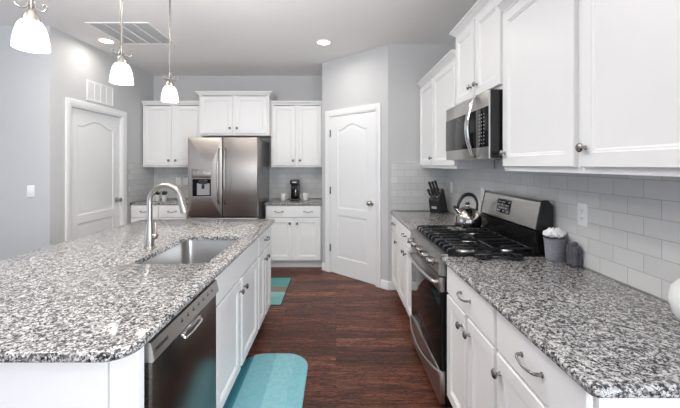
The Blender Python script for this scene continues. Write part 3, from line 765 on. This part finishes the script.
bm = nb(); lathe(bm, [(.040, 0), (.050, .004), (.072, .035), (.082, .080), (.074, .122), (.050, .150), (.030, .160), (.028, .172), (.034, .180), (.030, .180), (.024, .168), (.022, .10)], 32)
o = obj('vase', bm, 'ceramic', None, 50); o.location = (1.192, 1.095, .9145); tag(o, 'round white ceramic vase cut off by the right picture edge', 'vase')

# ------------------------------------------------------------------ outlets and switches
def plate(label, cat, name, loc, rz, kind):
    t = thing(name, label, cat, loc, rz, 'wall plates')
    bm = nb(); box(bm, -.036, .036, -.006, 0, -.059, .059, .002); obj('cover_plate', bm, 'white_pl', t, 30)
    if kind == 'outlet':
        for s in (-1, 1):
            bm = nb(); lathe(bm, [(.017, 0), (.017, .0015), (.001, .0016)], 16, Matrix.Translation((0, -.006, s * .020)) @ rot_to((0, -1, 0))); f = obj('socket', bm, 'white_pl', t, 40)
            bm = nb()
            for x in (-.006, .006): box(bm, x - .001, x + .001, -.0082, -.0074, s * .020 - .002, s * .020 + .006)
            box(bm, -.002, .002, -.0082, -.0074, s * .020 - .010, s * .020 - .006); obj('slots', bm, 'glyph_dk', f)
    else:
        bm = nb(); box(bm, -.017, .017, -.0085, -.005, -.034, .034, .001); obj('rocker', bm, 'white_pl', t, 30)
    return t
tx = XR - .0085
plate('white duplex outlet on tile above the grey bin', 'outlet', 'wall_outlet', (tx, 1.742, 1.185), RB, 'outlet')
plate('white wall plate half hidden behind the far end of stove backguard', 'outlet', 'wall_outlet', (tx, 2.93, 1.185), RB, 'outlet')
plate('white switch plate on tile just right of the knife block', 'switch', 'wall_switch', (tx, 3.72, 1.19), RB, 'switch')
plate('white switch plate on back tile, left of the pair by refrigerator', 'switch', 'wall_switch', (-2.468, YB - .0085, 1.187), 0, 'switch')
plate('white outlet on back tile, right of the pair by refrigerator', 'outlet', 'wall_outlet', (-2.355, YB - .0085, 1.187), 0, 'outlet')
plate('white light switch on the bluish wall left of the recessed door', 'switch', 'wall_switch', (-3.05, 3.3595, 1.178), 0, 'switch')

# ------------------------------------------------------------------ things on the back worktops
cm = thing('coffee_maker', 'slim black coffee maker between two white mugs', 'coffee maker', (-.612, 5.0, .9145))
bm = nb(); box(bm, -.068, .068, -.09, .09, 0, .026, .006); obj('base', bm, 'plastic', cm, 40)
bm = nb(); box(bm, -.062, .062, .025, .088, .026, .235, .006); obj('tank', bm, 'black', cm, 40)
bm = nb(); box(bm, -.066, .066, -.075, .090, .235, .305, .012); obj('brew_head', bm, 'plastic', cm, 40)
bm = nb(); box(bm, -.03, .03, -.0775, -.0745, .262, .276, .001); obj('name_plate', bm, 'steel', cm)
bm = nb(); lathe(bm, [(.040, .027), (.052, .040), (.055, .08), (.048, .14), (.036, .165), (.038, .185), (.040, .19)], 20, Matrix.Translation((0, -.033, 0))); ca = obj('carafe', bm, 'glass_blk', cm, 50)
bm = nb(); tube(bm, bez([(.022, -.080, .17), (.026, -.118, .165), (.026, -.120, .10), (.022, -.088, .065)], 5), .007, 8, 1.3); obj('carafe_handle', bm, 'chrome', ca, 50)
def mug(label, loc, rz):
    t = thing('mug', label, 'mug', loc, rz, 'white mugs')
    bm = nb(); lathe(bm, [(.036, 0), (.041, .004), (.044, .05), (.044, .108), (.041, .110), (.039, .108), (.038, .02), (.001, .012)], 24); obj('cup', bm, 'ceramic', t, 50)
    bm = nb(); tube(bm, bez([(.042, 0, .090), (.062, 0, .090), (.073, 0, .060), (.062, 0, .030), (.042, 0, .026)], 5), .0055, 8); obj('handle', bm, 'ceramic', t, 50)
    return t
mug('white mug on the left side of the coffee maker', (-.775, 4.93, .9145), 0)
mug('white mug on the right side of the coffee maker', (-.445, 4.93, .9145), PI)
def pot(label, loc, k):
    t = thing('potted_plant', label, 'plant', loc, k * 1.3, 'small potted plants')
    bm = nb(); lathe(bm, [(.026, 0), (.030, .004), (.034, .085), (.036, .092), (.032, .092), (.030, .082)], 20); obj('pot', bm, 'ceramic', t, 50)
    bm = nb(); lathe(bm, [(.0305, .080), (.029, .083), (.001, .084)], 14); obj('soil', bm, 'soil', t)
    bm = nb(); rr = random.Random(k)
    for i in range(16):
        a = i * 2.4 + rr.random(); el = rr.uniform(.45, 1.4); ln = rr.uniform(.050, .080)
        d = Vector((math.cos(a) * math.cos(el), math.sin(a) * math.cos(el), math.sin(el)))
        p = Vector((0, 0, .084)); tube(bm, [p, p + d * ln * .5 + Vector((0, 0, .004)), p + d * ln + Vector((0, 0, .004))], [.004, .010, .0015], 6, .45)
    obj('leaves', bm, 'leaf', t, 60)
pot('small white pot with dark plant, leftmost behind the faucet neck', (-2.648, 4.87, .9145), 1)
pot('small white pot with dark plant, middle of the three', (-2.575, 4.85, .9145), 2)
pot('small white pot with dark plant, nearest the refrigerator', (-2.478, 4.85, .9145), 3)

# ------------------------------------------------------------------ ceiling and wall fittings
PX = -1.33
def pendant(label, y):
    t = thing('pendant_lamp', label, 'pendant lamp', (PX, y, ZC), 0, 'pendant lamps over the island')
    zb = 1.950 - ZC
    bm = nb(); lathe(bm, [(.0, 0), (.062, 0), (.062, -.008), (.045, -.022), (.012, -.030)][1:], 24); obj('canopy', bm, 'lamp_metal', t, 40)
    bm = nb(); tube(bm, [(0, 0, -.028), (0, 0, zb + .215)], .0065, 10); obj('rod', bm, 'lamp_metal', t, 50)
    bm = nb(); lathe(bm, [(.010, zb + .225), (.013, zb + .215), (.010, zb + .205), (.009, zb + .172), (.020, zb + .160), (.030, zb + .136), (.034, zb + .118)], 20); hd = obj('holder', bm, 'lamp_metal', t, 40)
    for k in range(3):
        a = k * 2 * PI / 3 + .15; cx, cy = math.cos(a), math.sin(a)
        pr = [(.010, .212), (.013, .190), (.024, .172), (.044, .166), (.058, .176), (.058, .192), (.047, .195), (.044, .186)]
        bm = nb(); tube(bm, bez([(r * cx, r * cy, zb + z) for r, z in pr], 5), .0036, 8); obj('scroll', bm, 'lamp_metal', hd, 50)
    bm = nb(); prof = [(.030, .134), (.044, .127), (.057, .106), (.067, .072), (.073, .036), (.0755, .0), (.0725, .0), (.070, .036), (.063, .072), (.053, .104), (.030, .126)]
    lathe(bm, [(r * .87, zb + z * .92) for r, z in prof], 32, None, True, True); obj('shade', bm, 'shade', t, 60)
    bl = bpy.data.lights.new('bulb', 'POINT'); bl.energy = PEND_W; bl.color = (1, .93, .84); bl.shadow_soft_size = .035
    bo = bpy.data.objects.new('bulb', bl); C.objects.link(bo); bo.parent = t; bo.location = (0, 0, zb + .04)
pendant('lit white glass pendant lamp nearest the camera at top left', 1.467)
pendant('lit white glass pendant lamp in the middle of the three', 2.085)
pendant('lit white glass pendant lamp farthest over the island, near the refrigerator', 2.69)
def downlight(label, x, y, k=1.0):
    t = thing('recessed_light', label, 'ceiling light', (x, y, ZC), 0, 'recessed ceiling lights')
    bm = nb(); lathe(bm, [(.095, 0), (.095, -.004), (.082, -.007), (.070, -.004), (.070, -.001)], 32); obj('trim_ring', bm, 'white_pl', t, 40)
    bm = nb(); lathe(bm, [(.069, -.0012), (.069, -.0022), (.001, -.0025)], 28); obj('lens', bm, 'lamp_glow', t, 40)
    l = bpy.data.lights.new('beam', 'AREA'); l.shape = 'DISK'; l.size = .13; l.energy = DOWN_W * k; l.color = (1, .95, .88); l.spread = math.radians(170)
    o = bpy.data.objects.new('beam', l); C.objects.link(o); o.parent = t; o.location = (0, 0, -.010)
downlight('round recessed light in ceiling near the left wall vent', -2.58, 3.776, .55)
downlight('round recessed light in ceiling before the pantry door', -.14, 3.82)
downlight('added recessed fill light in ceiling over the aisle, out of view above', -.30, 1.0, .3)  # unseen lights from here on, added to light the room evenly
downlight('added recessed fill light in ceiling over the aisle beside the stove, out of view', -.45, 2.45, 2.3)
downlight('added recessed fill light in ceiling left of the island, out of view', -2.15, 2.45, 3.0)
downlight('added recessed fill light in ceiling left of the island front, out of view', -2.15, 1.0, 1.7)
downlight('added recessed fill light in ceiling behind the camera', -.14, -1.2)  # likewise an unseen extra, added for even light
def grille(label, name, loc, rot, w, h, nslat, ndiv, flip):
    t = thing(name, label, 'vent', loc); t.rotation_euler = rot
    bm = nb(); f = .022
    for a in ((-w / 2, w / 2, -h / 2, -h / 2 + f), (-w / 2, w / 2, h / 2 - f, h / 2), (-w / 2, -w / 2 + f, -h / 2 + f, h / 2 - f), (w / 2 - f, w / 2, -h / 2 + f, h / 2 - f)): box(bm, a[0], a[1], -.008, 0, a[2], a[3], .001)
    for i in range(1, ndiv):
        x = -w / 2 + f + (w - 2 * f) * i / ndiv; box(bm, x - .006, x + .006, -.0075, -.001, -h / 2 + f, h / 2 - f)
    obj('frame', bm, 'trim', t)
    bm = nb(); box(bm, -w / 2 + f, w / 2 - f, -.0012, -.0004, -h / 2 + f, h / 2 - f); obj('duct_opening', bm, 'duct', t)
    bm = nb()
    for i in range(nslat):
        z = -h / 2 + f + (h - 2 * f) * (i + .5) / nslat
        box(bm, -w / 2 + f, w / 2 - f, -.0045, -.0037, -.42 * (h - 2 * f) / nslat, .42 * (h - 2 * f) / nslat, 0, Matrix.Translation((0, 0, z)) @ Matrix.Rotation(math.radians(12 * flip), 4, 'X'))
    s_ = obj('slats', bm, 'trim', t); s_['kind'] = 'stuff'
grille('large white return air grille flat on the ceiling above island', 'ceiling_vent', (-2.14, 3.575, ZC), (PI / 2, 0, 0), .62, .60, 30, 4, 1)
grille('white wall vent with vertical bars above the left door', 'wall_vent', (XL, 4.08, 2.305), (0, 0, PI / 2), .46, .235, 10, 4, 1)

# ------------------------------------------------------------------ mats
bm = nb(); rings = []
for d, z in ((.004, .0005), (0, .004), (0, .010), (.004, .014), (.012, .016)): rings.append([(p[0], p[1], z) for p in rrect(-.245 + d, -.40 + d, .245 - d, .40 - d, .17 - d, 10)])
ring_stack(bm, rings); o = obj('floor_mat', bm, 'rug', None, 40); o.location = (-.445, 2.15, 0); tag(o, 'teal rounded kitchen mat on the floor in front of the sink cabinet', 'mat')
bm = nb(); rings = []
for d, z in ((.0, .0005), (0, .004), (.003, .007)): rings.append([(p[0], p[1], z) for p in rrect(-.60 + d, -.405 + d, .60 - d, .405 - d, .01, 3)])
ring_stack(bm, rings); o = obj('rug', bm, 'rug2', None, 40); o.location = (-1.17, 3.86, 0); o.rotation_euler = (0, 0, 0); tag(o, 'striped teal and brown rug on floor past the island end', 'rug')
bm = nb(); box(bm, -.612, .612, -.417, .417, .0003, .0045, .001); obj('binding', bm, 'dark', o)
